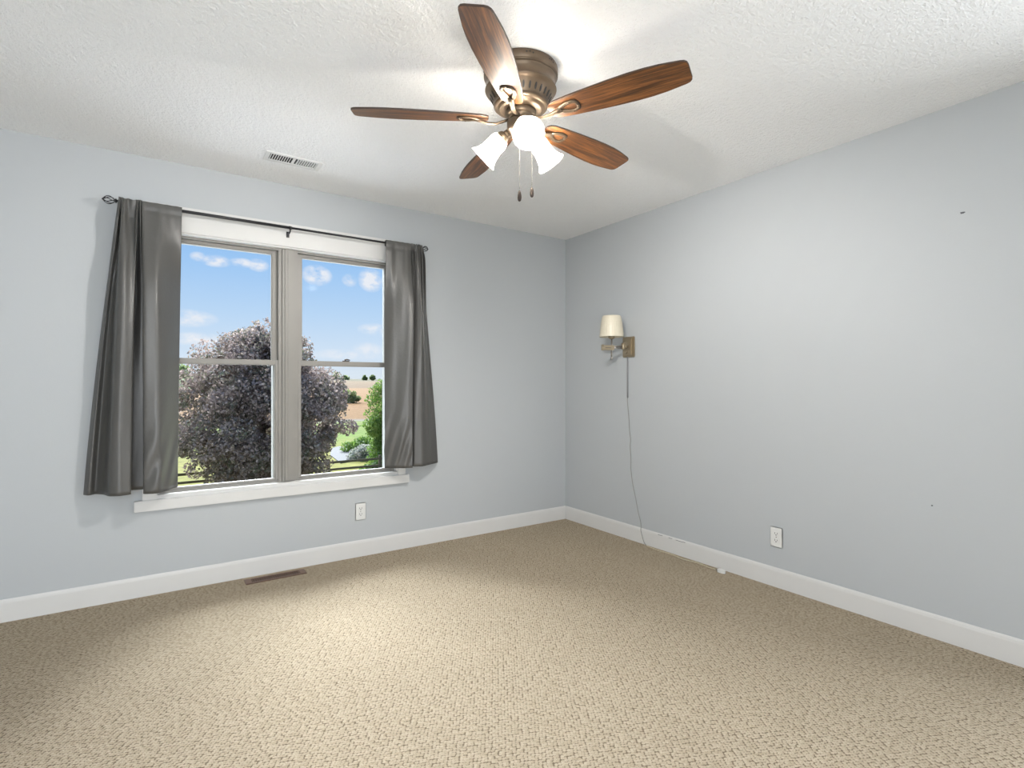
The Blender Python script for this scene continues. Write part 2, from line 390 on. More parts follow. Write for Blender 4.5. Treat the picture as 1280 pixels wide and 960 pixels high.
def window(name, x0, x1):
    z0, z1 = .556, 2.037
    r = bpy.data.objects.new(name, None); COL.objects.link(r); r.location = ((x0 + x1) / 2, YB + .06, z0); struct(r)
    L = Vector(r.location)
    def ob(q, nm, m_, par=None, off=L):
        o = q.build(nm, m_); o.parent = par or r
        o.location = (-off if par is None else (0, 0, 0)); return o
    fr = MB().use(M['vinyl'])
    fr.box(x0, YB + .035, z0, x0 + .020, YB + .10, z1).box(x1 - .020, YB + .035, z0, x1, YB + .10, z1)
    fr.box(x0 + .02, YB + .035, z1 - .010, x1 - .02, YB + .10, z1).box(x0 + .02, YB + .03, z0, x1 - .02, YB + .10, z0 + .010)
    fr.use(M['vinyl_out'])
    fr.box(x0, YB + .10, z0, x0 + .03, YB + .155, z1).box(x1 - .042, YB + .10, z0, x1, YB + .155, z1).box(x0 + .03, YB + .10, z1 - .022, x1 - .042, YB + .155, z1)
    fr.use(M['vinyl']).box(x0 + .03, YB + .10, z0 - .05, x1 - .042, YB + .165, z0 - .03)
    ob(fr, 'frame', None)
    def sash(nm, a0, a1, st, railb, railt, yy, zz0, zz1):
        q = MB().use(M['vinyl'])
        q.box(a0, yy, zz0, a0 + st, yy + .026, zz1, .002).box(a1 - st, yy, zz0, a1, yy + .026, zz1, .002)
        q.box(a0 + st, yy, zz0, a1 - st, yy + .026, zz0 + railb, .002).box(a0 + st, yy, zz1 - railt, a1 - st, yy + .026, zz1, .002)
        # glazing bead
        b_ = .004
        q.box(a0 + st, yy + .006, zz0 + railb, a0 + st + b_, yy + .022, zz1 - railt).box(a1 - st - b_, yy + .006, zz0 + railb, a1 - st, yy + .022, zz1 - railt)
        q.box(a0 + st + b_, yy + .006, zz1 - railt - b_, a1 - st - b_, yy + .022, zz1 - railt)
        s_ = ob(q, nm, None)
        g = MB().box(a0 + st + .001, yy + .013, zz0 + railb + .001, a1 - st - .001, yy + .016, zz1 - railt - .001)
        p_ = ob(g, 'pane', M['glass'], s_); return s_
    sash('upper_sash', x0 + .020, x1 - .020, .032, .030, .018, YB + .070, 1.298, z1 - .010)
    ls = sash('lower_sash', x0 + .020, x1 - .020, .019, .016, .030, YB + .040, z0 + .010, 1.330)
    cx = x0 + (x1 - x0) * (.50 if x0 > .5 else .47)
    lk = MB().use(M['bronze_d']).box(cx - .024, YB + .046, 1.3305, cx + .024, YB + .064, 1.337, .002)
    lk.tube([(cx - .012, YB + .050, 1.341), (cx + .004, YB + .045, 1.345), (cx + .026, YB + .050, 1.341)], [.005, .0055, .003], 8)
    o = lk.build('sash_lock'); o.parent = ls; o.location = (0, 0, 0)
    return r
window('window_1', .038, .688)
window('window_2', .764, 1.438)

# ------------------------------------------------------------------ curtain rod
RY, RZ = 3.497, 2.146
rod = empty('curtain_rod', (.72, YB, RZ), 'thin black metal curtain rod with birdcage finials above the window', 'curtain rod')
off = Vector((.72, YB, RZ))
def P(q, nm, m_, par, o0): o = q.build(nm, m_); o.parent = par; o.location = -o0; return o
P(MB().tube([(-.140, RY, RZ), (.724, RY, RZ)], .0088, 14), 'rod_tube', M['rod'], rod, off)
P(MB().tube([(.70, RY, RZ), (1.590, RY, RZ)], .0068, 14), 'rod_tube', M['rod'], rod, off)
def finial(x, s, L=.052, R=.021):
    q = MB().use(M['rod'])
    mt = Matrix.Translation((x, RY, RZ)) @ Matrix.Rotation(s * PI / 2, 4, 'Y')
    q.lathe([(.006, -.022), (.010, -.018), (.010, -.014), (.006, -.012), (.006, -.008), (.011, -.006), (.011, -.001), (.005, .001)], 16, mt)
    for i in range(6):
        pts = []
        for j in range(13):
            u = j / 12; a = i * PI / 3 + u * 1.1; r = R * math.sin(PI * min(1, .04 + .94 * u)) ** .8
            pts.append(mt @ Vector((r * math.cos(a), r * math.sin(a), u * L)))
        q.tube(pts, .0019, 6)
    q.lathe([(.002, L - .003), (.005, L), (.002, L + .004)], 10, mt)
    return q
P(finial(-.158, -1), 'finial', None, rod, off)
P(finial(1.604, 1, .040, .019), 'finial', None, rod, off)
for x in (.712,):
    q = MB().use(M['rod'])
    q.tube([(x, YB - .004, RZ - .028), (x, RY + .01, RZ - .028), (x, RY - .002, RZ - .022), (x, RY - .013, RZ - .008), (x, RY - .011, RZ + .004)], .0042, 8)
    q.lathe([(.0105, -.006), (.0105, .006)], 16, Matrix.Translation((x, RY, RZ)) @ Matrix.Rotation(PI / 2, 4, 'Y'))
    q.box(x - .009, YB - .0235, RZ - .045, x + .009, YB - .0195, RZ - .008, .001)
    P(q, 'bracket', None, rod, off)
for x in (-.128, 1.585):
    q = MB().use(M['rod']).tube([(x, YB - .001, RZ - .02), (x, RY + .012, RZ - .02), (x, RY + .001, RZ - .010)], .004, 8).box(x - .009, YB - .004, RZ - .045, x + .009, YB, RZ + .006, .001)
    P(q, 'bracket', None, rod, off)


def smooth_poly(ctrl, n, passes=3):
    P_ = np.array(ctrl, float)
    seg = np.hypot(np.diff(P_[:, 1]), np.diff(P_[:, 2])); t = np.concatenate([[0], np.cumsum(seg)]); t /= t[-1]
    u = np.linspace(0, 1, n)
    out = np.stack([np.interp(u, t, P_[:, j]) for j in range(3)], 1)
    for _ in range(passes):
        o2 = out.copy(); o2[1:-1] = (out[:-2] + 2 * out[1:-1] + out[2:]) / 4; out = o2
    return out, t


def curtain(name, ctrl, hem, label, seed, pinch):
    """ctrl rows: x at the rod, x at the hem, y at the hem"""
    rng = np.random.RandomState(seed)
    n, ns = 240, 90
    c, tt = smooth_poly(ctrl, n, 16)
    top = RZ + .017
    ph = rng.rand(6) * 6
    o0 = Vector((float(np.mean(c[:, 0])), RY, top))
    verts = []; u = np.linspace(0, 1, n)
    for j in range(ns + 1):
        s = j / ns
        s = s ** 1.25
        z = top + (hem - top) * s
        g = 1 - (1 - s) ** 1.9
        gx = .30 * g + .70 * s
        fold = min(1, max(0, (s - .012) / .30)); fold = fold * fold * (3 - 2 * fold)
        xs = c[:, 0] * (1 - gx) + c[:, 1] * gx
        gath = np.sin(u * 2 * PI * 9 + ph[0] + 1.6 * np.sin(u * 9 + ph[1])) * .5 + .5 * np.sin(u * 2 * PI * 17 + ph[2])
        wgt = np.where(pinch(u) > 0, 1.0, .15)
        amp = .0048 + .006 * math.exp(-((s - .07) / .06) ** 2)
        dec = math.exp(-s * 6.5)
        g3 = (np.sin(u * 2 * PI * 6.3 + ph[2]) + .5 * np.sin(u * 2 * PI * 10.7 + ph[1])) * .021 * math.exp(-s * 3.0) * min(1, s / .06) * wgt
        front = RY - .0175
        yf = front + gath * amp * dec * wgt
        if s < .035: yf = yf - 0.0 + .004 * abs(s - .017) / .017
        ys = yf * (1 - fold) + (c[:, 2] + .0025 * np.sin(u * 31 + s * 9 + ph[3]) * fold) * fold
        ys = ys + g3
        # wrinkles near the hem on the window side
        wr = .006 * math.exp(-((s - .93) / .12) ** 2) * np.sin(u * 60 + s * 40 + ph[4]) * np.clip((pinch(u) <= 0), 0, 1)
        ys = ys + wr
        ys = np.minimum(ys, 3.556)
        ruf = .0035 * np.sin(u * 2 * PI * 15 + ph[5]) * math.exp(-s * 60)
        zz = z + ruf * wgt
        for i in range(n): verts.append((xs[i] - o0.x, ys[i] - o0.y, zz[i] - o0.z))
    faces = [(j * n + i, j * n + i + 1, (j + 1) * n + i + 1, (j + 1) * n + i) for j in range(ns) for i in range(n - 1)]
    me = bpy.data.meshes.new(name); me.from_pydata(verts, [], faces); me.materials.append(M['curtain'])
    for p in me.polygons: p.use_smooth = True
    o = bpy.data.objects.new(name, me); COL.objects.link(o); o.location = o0
    md = o.modifiers.new('thick', 'SOLIDIFY'); md.thickness = .0016; md.offset = -1
    tag(o, label, 'curtain')
    # rod pocket: back layer behind the rod
    q = MB(); xs0 = c[:, 0][::6]; rows = []
    for (yy, z) in ((RY - .012, top - .003), (RY, top + .0), (RY + .012, top - .010), (RY + .013, top - .035), (RY - .008, top - .046)):
        rows.append([q.bm.verts.new(Vector((x, yy + .002 * math.sin(i * 1.7), z))) for i, x in enumerate(xs0)])
    for a, b in zip(rows, rows[1:]):
        for i in range(len(xs0) - 1): q._f([a[i], a[i + 1], b[i + 1], b[i]], True)
    pk = q.build('rod_pocket', M['curtain']); pk.parent = o; pk.location = -o0
    # stitched hem fold line
    return o
LC = [(-.142, -.292, 3.548), (-.138, -.268, 3.505), (-.134, -.246, 3.545), (-.128, -.205, 3.50), (-.122, -.178, 3.420), (-.105, -.138, 3.400), (-.066, -.086, 3.420), (-.060, -.094, 3.470), (-.057, -.112, 3.554), (-.047, -.018, 3.554), (-.043, -.026, 3.470), (-.038, -.036, 3.392),
      (-.010, .000, 3.385), (.020, .036, 3.380), (.070, .072, 3.440), (.142, .122, 3.535)]
curtain('curtain', LC, .600, 'grey satin curtain panel at the left side of the window', 3, lambda u: (u < .74).astype(float))
RC = [(1.326, 1.328, 3.515), (1.38, 1.375, 3.478), (1.440, 1.418, 3.448), (1.48, 1.462, 3.425), (1.512, 1.494, 3.418), (1.516, 1.492, 3.46), (1.520, 1.500, 3.530), (1.528, 1.520, 3.525), (1.535, 1.522, 3.465),
      (1.562, 1.575, 3.445), (1.58, 1.66, 3.49), (1.597, 1.745, 3.545)]
curtain('curtain', RC, .600, 'grey satin curtain panel at the right side of the window', 11, lambda u: (u > .30).astype(float))

# ------------------------------------------------------------------ ceiling fan
FX, FY = 1.231, 1.750
fan = empty('ceiling_fan', (FX, FY, H), 'bronze flush mount ceiling fan with five dark wood blades and three lit glass shades', 'ceiling fan')
S = 1.0
can = MB().use(M['bronze'])
can.lathe([(.147, 0), (.149, -.004), (.149, -.030), (.146, -.033), (.143, -.035), (.143, -.038)], 64)
can.use(M['slot'])
for a0 in (-1.35, -.55, .25, 1.05, 1.85, 2.65, 3.45, 4.25):
    for da, zz in ((0, -.014), (.085, -.012), (.17, -.016)):
        a = a0 + da
        can.lathe([(.0032, 0), (.0032, .0012)], 10, Matrix.Translation((.149 * math.cos(a), .149 * math.sin(a), zz)) @ Matrix.Rotation(a, 4, 'Z') @ Matrix.Rotation(PI / 2, 4, 'Y'))
can.build('canopy', None, fan)
mo = MB().use(M['bronze'])
mo.lathe([(.140, -.036), (.1425, -.040), (.1425, -.046), (.139, -.050), (.139, -.076), (.142, -.080), (.144, -.084), (.141, -.089), (.133, -.093), (.130, -.097),
          (.127, -.101), (.108, -.136), (.107, -.140), (.110, -.143), (.108, -.149), (.098, -.153), (.092, -.154), (.090, -.160), (.080, -.164), (.060, -.166)], 72)
mo.use(M['slot'])
for i in range(30):
    a = 2 * PI * i / 30
    tl_ = math.atan2(.019, .035)
    mm = Matrix.Rotation(a, 4, 'Z') @ Matrix.Translation((.1181, 0, -.1185)) @ Matrix.Rotation(tl_, 4, 'Y')
    ol = [(.0042 * math.cos(t_), .0135 * math.sin(t_)) for t_ in np.linspace(0, 2 * PI, 14, endpoint=False)]
    mo.prism(ol, -.001, .0012, mm @ Matrix.Rotation(PI / 2, 4, 'Y') @ Matrix.Rotation(PI / 2, 4, 'Z'))
mo.build('motor_housing', None, fan)
hub = MB().use(M['bronze']).lathe([(.058, -.164), (.062, -.168), (.062, -.182), (.056, -.186), (.050, -.190), (.050, -.206)], 48)
hub.build('rotor_hub', None, fan)
sw = MB().use(M['bronze']).lathe([(.050, -.204), (.055, -.207), (.056, -.212), (.055, -.244), (.050, -.250), (.044, -.253), (.036, -.262), (.028, -.274), (.016, -.281), (.009, -.284), (.009, -.290), (.005, -.296)], 48)
sw.build('switch_housing', None, fan)

BZ = -.197
outl = [(.130, .024), (.140, .036), (.160, .045), (.22, .053), (.30, .060), (.38, .066), (.46, .0695), (.52, .069), (.57, .065), (.61, .059), (.640, .054), (.652, .050), (.660, .042), (.663, .030)]
oo = outl + [(x, -y) for x, y in outl[::-1]]
def blade(ang):
    mt = Matrix.Rotation(ang, 4, 'Z') @ Matrix.Rotation(math.radians(-12.5), 4, 'X')
    q = MB().use(M['wood']).prism(oo, -.0035, .0035)
    o = q.build('blade'); 
    me = o.data; me.materials.append(M['wood_edge'])
    for f in me.polygons:
        if abs(f.normal.z) < .5: f.material_index = 1
    bv = o.modifiers.new('bev', 'BEVEL'); bv.width = .0018; bv.segments = 2; bv.material = 1
    o.parent = fan; o.location = (0, 0, BZ); o.rotation_euler = mt.to_euler()
    q = MB().use(M['bronze'])
    zz = -.0065
    q.tube([(.052, 0, -.004), (.075, 0, -.012), (.100, 0, -.020), (.130, 0, -.020), (.160, 0, -.012), (.182, 0, -.008)], [.010, .0095, .0085, .009, .011, .012], 12, flat=.55)
    for sg in (-1, 1):
        q.tube([(.165, sg * .003, -.010), (.185, sg * .012, zz), (.210, sg * .022, zz), (.232, sg * .024, zz), (.247, sg * .016, zz), (.250, sg * .0, zz)], [.008, .009, .0085, .008, .0065, .006], 10, flat=.5)
        q.lathe([(.0052, -.002), (.0052, 0), (.003, .001)], 12, Matrix.Translation((.222, sg * .024, zz - .0035)) @ Matrix.Rotation(PI, 4, 'X'))
    q.lathe([(.0052, -.002), (.0052, 0), (.003, .001)], 12, Matrix.Translation((.178, 0, zz - .006)) @ Matrix.Rotation(PI, 4, 'X'))
    q.use(M['bronze_d'])
    arc = [(.238 + .016 * math.cos(t_), .026 * math.sin(t_)) for t_ in np.linspace(-1.35, 1.35, 12)]
    inner = [(.236 + .004 * math.cos(t_), .020 * math.sin(t_)) for t_ in np.linspace(1.35, -1.35, 12)]
    q.prism([(x + .004, y * 1.15) for x, y in arc] + inner, -.0052, -.0036)
    i_ = q.build('blade_iron'); i_.parent = fan; i_.location = (0, 0, BZ); i_.rotation_euler = mt.to_euler()
for kk in range(5): blade(math.radians(-64.7 + 72 * kk))

CAZ = -math.radians(34.18)
def lampunit(az):
    d = Vector((math.cos(az), math.sin(az), 0)); ax = (d * .092 + Vector((0, 0, -.078))).normalized()
    start = d * .074 + Vector((0, 0, -.252)) 
    q = MB().use(M['bronze'])
    q.tube([d * .030 + Vector((0, 0, -.234)), d * .050 + Vector((0, 0, -.236)), d * .063 + Vector((0, 0, -.243)), start], [.014, .013, .013, .015], 14)
    fm = Matrix.Translation(start) @ ax.to_track_quat('Z', 'Y').to_matrix().to_4x4()
    q.lathe([(.014, -.012), (.020, -.008), (.024, -.002), (.027, .006), (.027, .013), (.024, .015)], 28, fm)
    q.lathe([(.004, 0), (.004, .012)], 8, fm @ Matrix.Translation((.026, 0, .007)) @ Matrix.Rotation(PI / 2, 4, 'Y'))
    a = q.build('light_arm', None, fan)
    g = MB().use(M['frost'])
    pr = [(.023, .010), (.030, .014), (.0345, .026), (.0355, .045), (.0360, .066), (.0390, .086), (.0450, .103), (.0530, .116), (.0590, .123)]
    g.lathe(pr, 44, fm, caps=False)
    gs = g.build('glass_shade'); gs.parent = a; gs.location = (0, 0, 0)
    so = gs.modifiers.new('thick', 'SOLIDIFY'); so.thickness = .0025; so.offset = -1
    gs['label'] = 'frosted white bell glass shade'
    b_ = MB().use(M['bulb']).lathe([(.001, .096), (.010, .0945), (.018, .089), (.0225, .080), (.0225, .070), (.018, .058), (.0125, .047), (.0115, .034)][::-1], 24, fm)
    b_.use(M['plug']).lathe([(.0115, .012), (.0125, .034)], 16, fm)
    bb = b_.build('light_bulb'); bb.parent = a; bb.location = (0, 0, 0); bb['label'] = 'glowing warm white bulb'
for az in (-81, 159, 39): lampunit(math.radians(az) + CAZ)

def chain(dx_, dy_, zend):
    q = MB().use(M['steel'])
    z = -.236; n_ = int((z - zend) / .0058)
    for i in range(n_):
        zz = z - i * .0058
        q.lathe([(.0003, -.0022), (.0017, -.0011), (.0017, .0011), (.0003, .0022)], 6, Matrix.Translation((dx_, dy_, zz)))
    q.tube([(dx_, dy_, z), (dx_, dy_, zend)], .0006, 5)
    q.tube([(dx_ * .7, dy_ * .7, z + .004), (dx_, dy_, z + .002), (dx_, dy_, z - .006)], .0022, 6)
    c_ = q.build('pull_chain', None, fan)
    fb = MB().use(M['bronze_d']).lathe([(.001, .004), (.003, .002), (.0055, -.004), (.0075, -.016), (.0080, -.027), (.0065, -.036), (.003, -.040), (.001, -.0405)], 18, Matrix.Translation((dx_, dy_, zend)))
    f_ = fb.build('chain_fob'); f_.parent = c_; f_.location = (0, 0, 0)
rt = Vector((.8274, -.5619)); fw = Vector((.5617, .8272))
v = rt * -.006 + fw * -.060; chain(v.x, v.y, -.507)
v = rt * .046 + fw * .035; chain(v.x, v.y, -.458)

# ------------------------------------------------------------------ wall lamp
WY, WZ = 2.836, 1.458
wl = empty('wall_lamp', (XR, WY, WZ), 'brushed bronze swing arm wall lamp with small cream pleated shade on the right wall', 'wall lamp')
o0 = Vector((XR, WY, WZ))
q = MB().use(M['antique'])
q.box(XR - .014, WY - .060, WZ - .078, XR, WY + .060, WZ + .078, .005).box(XR - .024, WY - .050, WZ - .068, XR - .012, WY + .050, WZ + .068, .006)
q.box(XR - .027, WY - .040, WZ - .056, XR - .022, WY + .040, WZ + .056, .002)
q.lathe([(.010, 0), (.010, .005), (.006, .008)], 16, Matrix.Translation((XR - .027, WY, WZ - .040)) @ Matrix.Rotation(-PI / 2, 4, 'Y'))
P(q, 'back_plate', None, wl, o0)
q = MB().use(M['antique'])
q.tube([(XR - .025, WY, WZ + .002), (XR - .055, WY, WZ + .002)], .012, 16)
q.box(XR - .075, WY - .012, WZ - .012, XR - .052, WY + .012, WZ + .020, .003)
q.lathe([(.012, -.020), (.015, -.016), (.015, .024), (.008, .030)], 20, Matrix.Translation((XR - .064, WY, WZ)))
P(q, 'swivel_joint', None, wl, o0)
AX, AY = 2.842, 2.862
q = MB().use(M['steel'])
q.tube([(XR - .066, WY, WZ + .004), (AX + .01, AY, WZ + .0)], .0075, 12).tube([(XR - .066, WY, WZ - .010), (AX + .01, AY, WZ - .012)], .004, 10)
P(q, 'arm', None, wl, o0)
q = MB().use(M['antique'])
mt = Matrix.Translation((AX, AY, WZ - .008)) @ Matrix.Rotation(math.radians(-25), 4, 'Z')
q.box(-.070, -.011, -.020, .018, .011, .017, .003, mt)
q.box(-.078, -.014, -.022, -.062, .014, .021, .003, mt).box(-.056, -.0135, -.008, -.006, .0135, .008, .002, mt)
q.use(M['bronze_d']).box(-.052, -.0142, -.0045, -.010, .0142, -.0015, 0, mt).box(-.076, -.0145, .009, -.064, .0145, .012, 0, mt)
P(q, 'arm', None, wl, o0)
q = MB().use(M['steel']).tube([(AX, AY, 1.362), (AX, AY, 1.530)], .0062, 14)
q.lathe([(.0075, 1.360), (.0085, 1.364), (.0085, 1.378), (.0065, 1.381)], 16, Matrix.Translation((AX, AY, 0)))
q.use(M['antique']).lathe([(.010, 1.512), (.021, 1.518), (.023, 1.524), (.023, 1.538), (.017, 1.545), (.017, 1.580)], 24, Matrix.Translation((AX, AY, 0)))
q.tube([(AX - .02, AY, 1.526), (AX - .034, AY, 1.526)], .004, 8)
P(q, 'stem', None, wl, o0)
q = MB().use(M['shade'])
n_ = 96; rings = []
for (r, z) in ((.0895, 1.534), (.0905, 1.537), (.089, 1.541), (.0835, 1.590), (.0775, 1.635), (.0705, 1.678), (.068, 1.690), (.0665, 1.692)):
    ring = []
    for i in range(n_):
        a = 2 * PI * i / n_
        rr = r + (.0018 * math.sin(a * 32 + (z - 1.53) * 14) if 1.54 < z < 1.69 else 0)
        ring.append(q.bm.verts.new(Vector((AX + rr * math.cos(a), AY + rr * math.sin(a), z - .006))))
    rings.append(ring)
for a, b in zip(rings, rings[1:]):
    for i in range(n_): q._f([a[i], a[(i + 1) % n_], b[(i + 1) % n_], b[i]], True)
o = P(q, 'lamp_shade', None, wl, o0); so = o.modifiers.new('thick', 'SOLIDIFY'); so.thickness = .002; so.offset = -1
q = MB().use(M['antique'])
for i in range(3):
    a = i * 2 * PI / 3 + .4
    q.tube([(AX + .012 * math.cos(a), AY + .012 * math.sin(a), 1.60), (AX + .0735 * math.cos(a), AY + .0735 * math.sin(a), 1.645)], .0014, 6)
q.tube([(AX + .012 * math.cos(t_), AY + .012 * math.sin(t_), 1.60) for t_ in np.linspace(0, 2 * PI, 17)], .0014, 6)
q.use(M['plug']).lathe([(.012, 1.580), (.013, 1.60), (.020, 1.63), (.022, 1.645), (.016, 1.662), (.004, 1.668)], 20, Matrix.Translation((AX, AY, 0)))
P(q, 'bulb_and_harp', None, wl, o0)
# cord cover tube and cord
q = MB().use(M['grey_tube']).tube([(XR - .0062, 2.848, 1.385), (XR - .0062, 2.848, 1.074)], .0060, 12)
P(q, 'cord_cover', None, wl, o0)['label'] = 'straight grey tube covering the cord below the back plate'
q = MB().use(M['cord'])
pts = [(2.848, 1.090), (2.851, 1.05), (2.846, .98), (2.836, .90), (2.830, .83), (2.822, .76), (2.824, .70), (2.816, .62), (2.819, .55), (2.812, .50), (2.796, .42), (2.775, .34), (2.756, .27), (2.738, .21), (2.724, .165), (2.716, .125)]
cp = [Vector((XR - .0035, y + .0015 * math.sin(i * 2.1), z)) for i, (y, z) in enumerate(pts)]
cp += [Vector((XR - .0185, 2.705, .100)), Vector((XR - .020, 2.690, .06)), Vector((XR - .024, 2.668, .020)), Vector((XR - .030, 2.640, .005))]
def catmull(p, m_=5):
    out = []
    for i in range(len(p) - 1):
        a, b, c_, d_ = p[max(i - 1, 0)], p[i], p[i + 1], p[min(i + 2, len(p) - 1)]
        for j in range(m_):
            t_ = j / m_
            out.append(.5 * ((2 * b) + (c_ - a) * t_ + (2 * a - 5 * b + 4 * c_ - d_) * t_ ** 2 + (3 * b - a - 3 * c_ + d_) * t_ ** 3))
    return out + [p[-1]]
q.tube(catmull(cp), .0028, 8)
q.use(M['cordf'])
fp = [Vector((XR - .030, 2.640, .005)), Vector((XR - .045, 2.52, .004)), Vector((XR - .037, 2.42, .004)), Vector((XR - .055, 2.30, .004)), Vector((XR - .040, 2.20, .005)), Vector((XR - .055, 2.10, .006)), Vector((XR - .060, 2.035, .010))]
q.tube(catmull(fp), .003, 8)
P(q, 'power_cord', None, wl, o0)
q = MB().use(M['plug'])
mt = Matrix.Translation((XR - .062, 2.008, .012)) @ Matrix.Rotation(math.radians(80), 4, 'Z')
q.prism([(-.030, -.006), (-.012, -.016), (.016, -.016), (.020, -.010), (.020, .010), (.016, .016), (-.012, .016), (-.030, .006)], -.009, .009, mt)
q.use(M['steel']).box(.019, -.009, -.004, .036, -.0075, .004, 0, mt).box(.019, .0075, -.004, .036, .009, .004, 0, mt)
P(q, 'plug', None, wl, o0)


# ------------------------------------------------------------------ outlets
def outlet(loc, rz, label):
    r = empty('wall_outlet', loc, label, 'outlet', rz)
    # local: faces -Y, wall at y=0
    pl = MB().use(M['plug']).box(-.036, -.006, -.058, .036, 0, .058, .003)
    pl.build('cover_plate', None, r)
    for zc in (-.0195, .0195):
        q = MB().use(M['plug'])
        ol = [(.0165 * math.cos(t_), max(-.0125, min(.0125, .0165 * math.sin(t_)))) for t_ in np.linspace(0, 2 * PI, 28, endpoint=False)]
        mt = Matrix.Translation((0, -.006, zc)) @ Matrix.Rotation(PI / 2, 4, 'X')
        q.prism(ol, -.001, .0022, mt)
        q.use(M['slot'])
        q.box(-.0085, -.0087, zc - .002, -.0062, -.0079, zc + .008).box(.0060, -.0087, zc - .001, .0083, -.0079, zc + .007)
        q.lathe([(.0030, 0), (.0030, .0008)], 12, Matrix.Translation((0, -.0079, zc - .0065)) @ Matrix.Rotation(PI / 2, 4, 'X'))
        q.build('receptacle', None, r)
    q = MB().use(M['steel']).lathe([(.0030, 0), (.0030, .001), (.002, .0016)], 12, Matrix.Translation((0, -.006, 0)) @ Matrix.Rotation(PI / 2, 4, 'X'))
    q.build('screw', None, r)
    return r
outlet((1.183, YB, .308), 0, 'white duplex outlet low on the wall below the window')
outlet((XR, 1.687, .290), -PI / 2, 'white duplex outlet low on the right wall beyond the lamp cord plug')

# nicks in the right wall
def nick(y, z, ry, rz_, label):
    q = MB().use(M['scuff'])
    ol = [(ry * math.cos(t_) * (1 + .3 * math.sin(3 * t_ + 1)), rz_ * math.sin(t_) * (1 + .25 * math.cos(2 * t_))) for t_ in np.linspace(0, 2 * PI, 14, endpoint=False)]
    mt = Matrix.Rotation(-PI / 2, 4, 'Z') @ Matrix.Rotation(PI / 2, 4, 'X')
    q.prism(ol, 0, .0022, mt)
    tag(q.build('wall_scuff', None, None, (XR, y, z)), label, 'wall mark')
nick(.834, 1.944, .0085, .0050, 'small dark nick high on the right wall')
nick(.946, .613, .0035, .0035, 'tiny dark dot low on the right wall')

# ------------------------------------------------------------------ ceiling register
VX, VY = .664, 3.176
cv_ = empty('ceiling_vent', (VX, VY, H), 'white rectangular louvred air vent on the ceiling in front of the window', 'vent')
hx, hy = .150, .066
q = MB().use(M['vent'])
q.box(-hx, -hy, -.006, -.125, hy, 0, .002).box(.125, -hy, -.006, hx, hy, 0, .002).box(-.125, -hy, -.006, .125, -.042, 0, .002).box(-.125, .042, -.006, .125, hy, 0, .002).box(-.007, -.042, -.006, .007, .042, 0, .001)
q.use(M['duct']).box(-.125, -.042, -.0008, .125, .042, -.0002)
q.build('vent_frame', None, cv_)
for side, tilt in ((-1, 1), (1, -1)):
    for i in range(9):
        x = side * (.0205 + i * .0124)
        mt = Matrix.Translation((x, 0, -.0050)) @ Matrix.Rotation(math.radians(-38 * tilt), 4, 'Y')
        MB().use(M['vent']).box(-.0036, -.0415, -.0006, .0036, .0415, .0006, 0, mt).build('louvre', None, cv_)

# ------------------------------------------------------------------ floor register
RX, RYY = .630, 3.490
fr_ = empty('floor_register', (RX, RYY, 0), 'brown metal floor register set in the carpet below the window', 'vent')
q = MB().use(M['brownreg'])
q.box(-.172, -.043, 0, -.135, .043, .006, .002).box(.135, -.043, 0, .172, .043, .006, .002).box(-.135, -.043, 0, .135, -.024, .006, .002).box(-.135, .024, 0, .135, .043, .006, .002).box(-.135, -.0015, .001, .135, .0015, .0045)
q.use(M['slot']).box(-.135, -.024, .0003, .135, .024, .0008)
q.build('register_frame', None, fr_)
for i in range(22):
    x = -.129 + i * .01229
    MB().use(M['brownreg']).box(x - .0014, -.0238, .0008, x + .0014, .0238, .0036).build('slat', None, fr_)

# ------------------------------------------------------------------ outside
GZ = -3.5
def gz(y): return GZ if y < 66 else GZ + 7.7 * (y - 66) / 300
nx, ny = 50, 90
ys = np.concatenate([np.linspace(5, 66, 30), np.linspace(68, 420, 60)]); xs = np.linspace(-160, 320, nx)
rng = np.random.RandomState(5)
vv = []
for y in ys:
    for x in xs:
        vv.append((x, y, gz(y) + (0 if y < 66 else .8 * math.sin(x * .02 + 1) * min(1, (y - 66) / 120))))
ff = [(j * nx + i, j * nx + i + 1, (j + 1) * nx + i + 1, (j + 1) * nx + i) for j in range(len(ys) - 1) for i in range(nx - 1)]
me = bpy.data.meshes.new('ground'); me.from_pydata(vv, [], ff); me.materials.append(M['ground'])
g = bpy.data.objects.new('ground', me); COL.objects.link(g); struct(g)
q = MB().use(M['concrete']).prism([(9.2, 31.5), (10.9, 32.2), (11.9, 36.0), (11.6, 40.0), (10.7, 39.0), (9.7, 35.5)], GZ, GZ + .05)
struct(q.build('driveway'))
# added unseen pale slab below the window, bounces sunlight onto the ceiling
struct(MB().box(-16, YB + T + .02, GZ, 20, 15, GZ + .06, 0).build('bounce_slab', M['bounce_slab']))


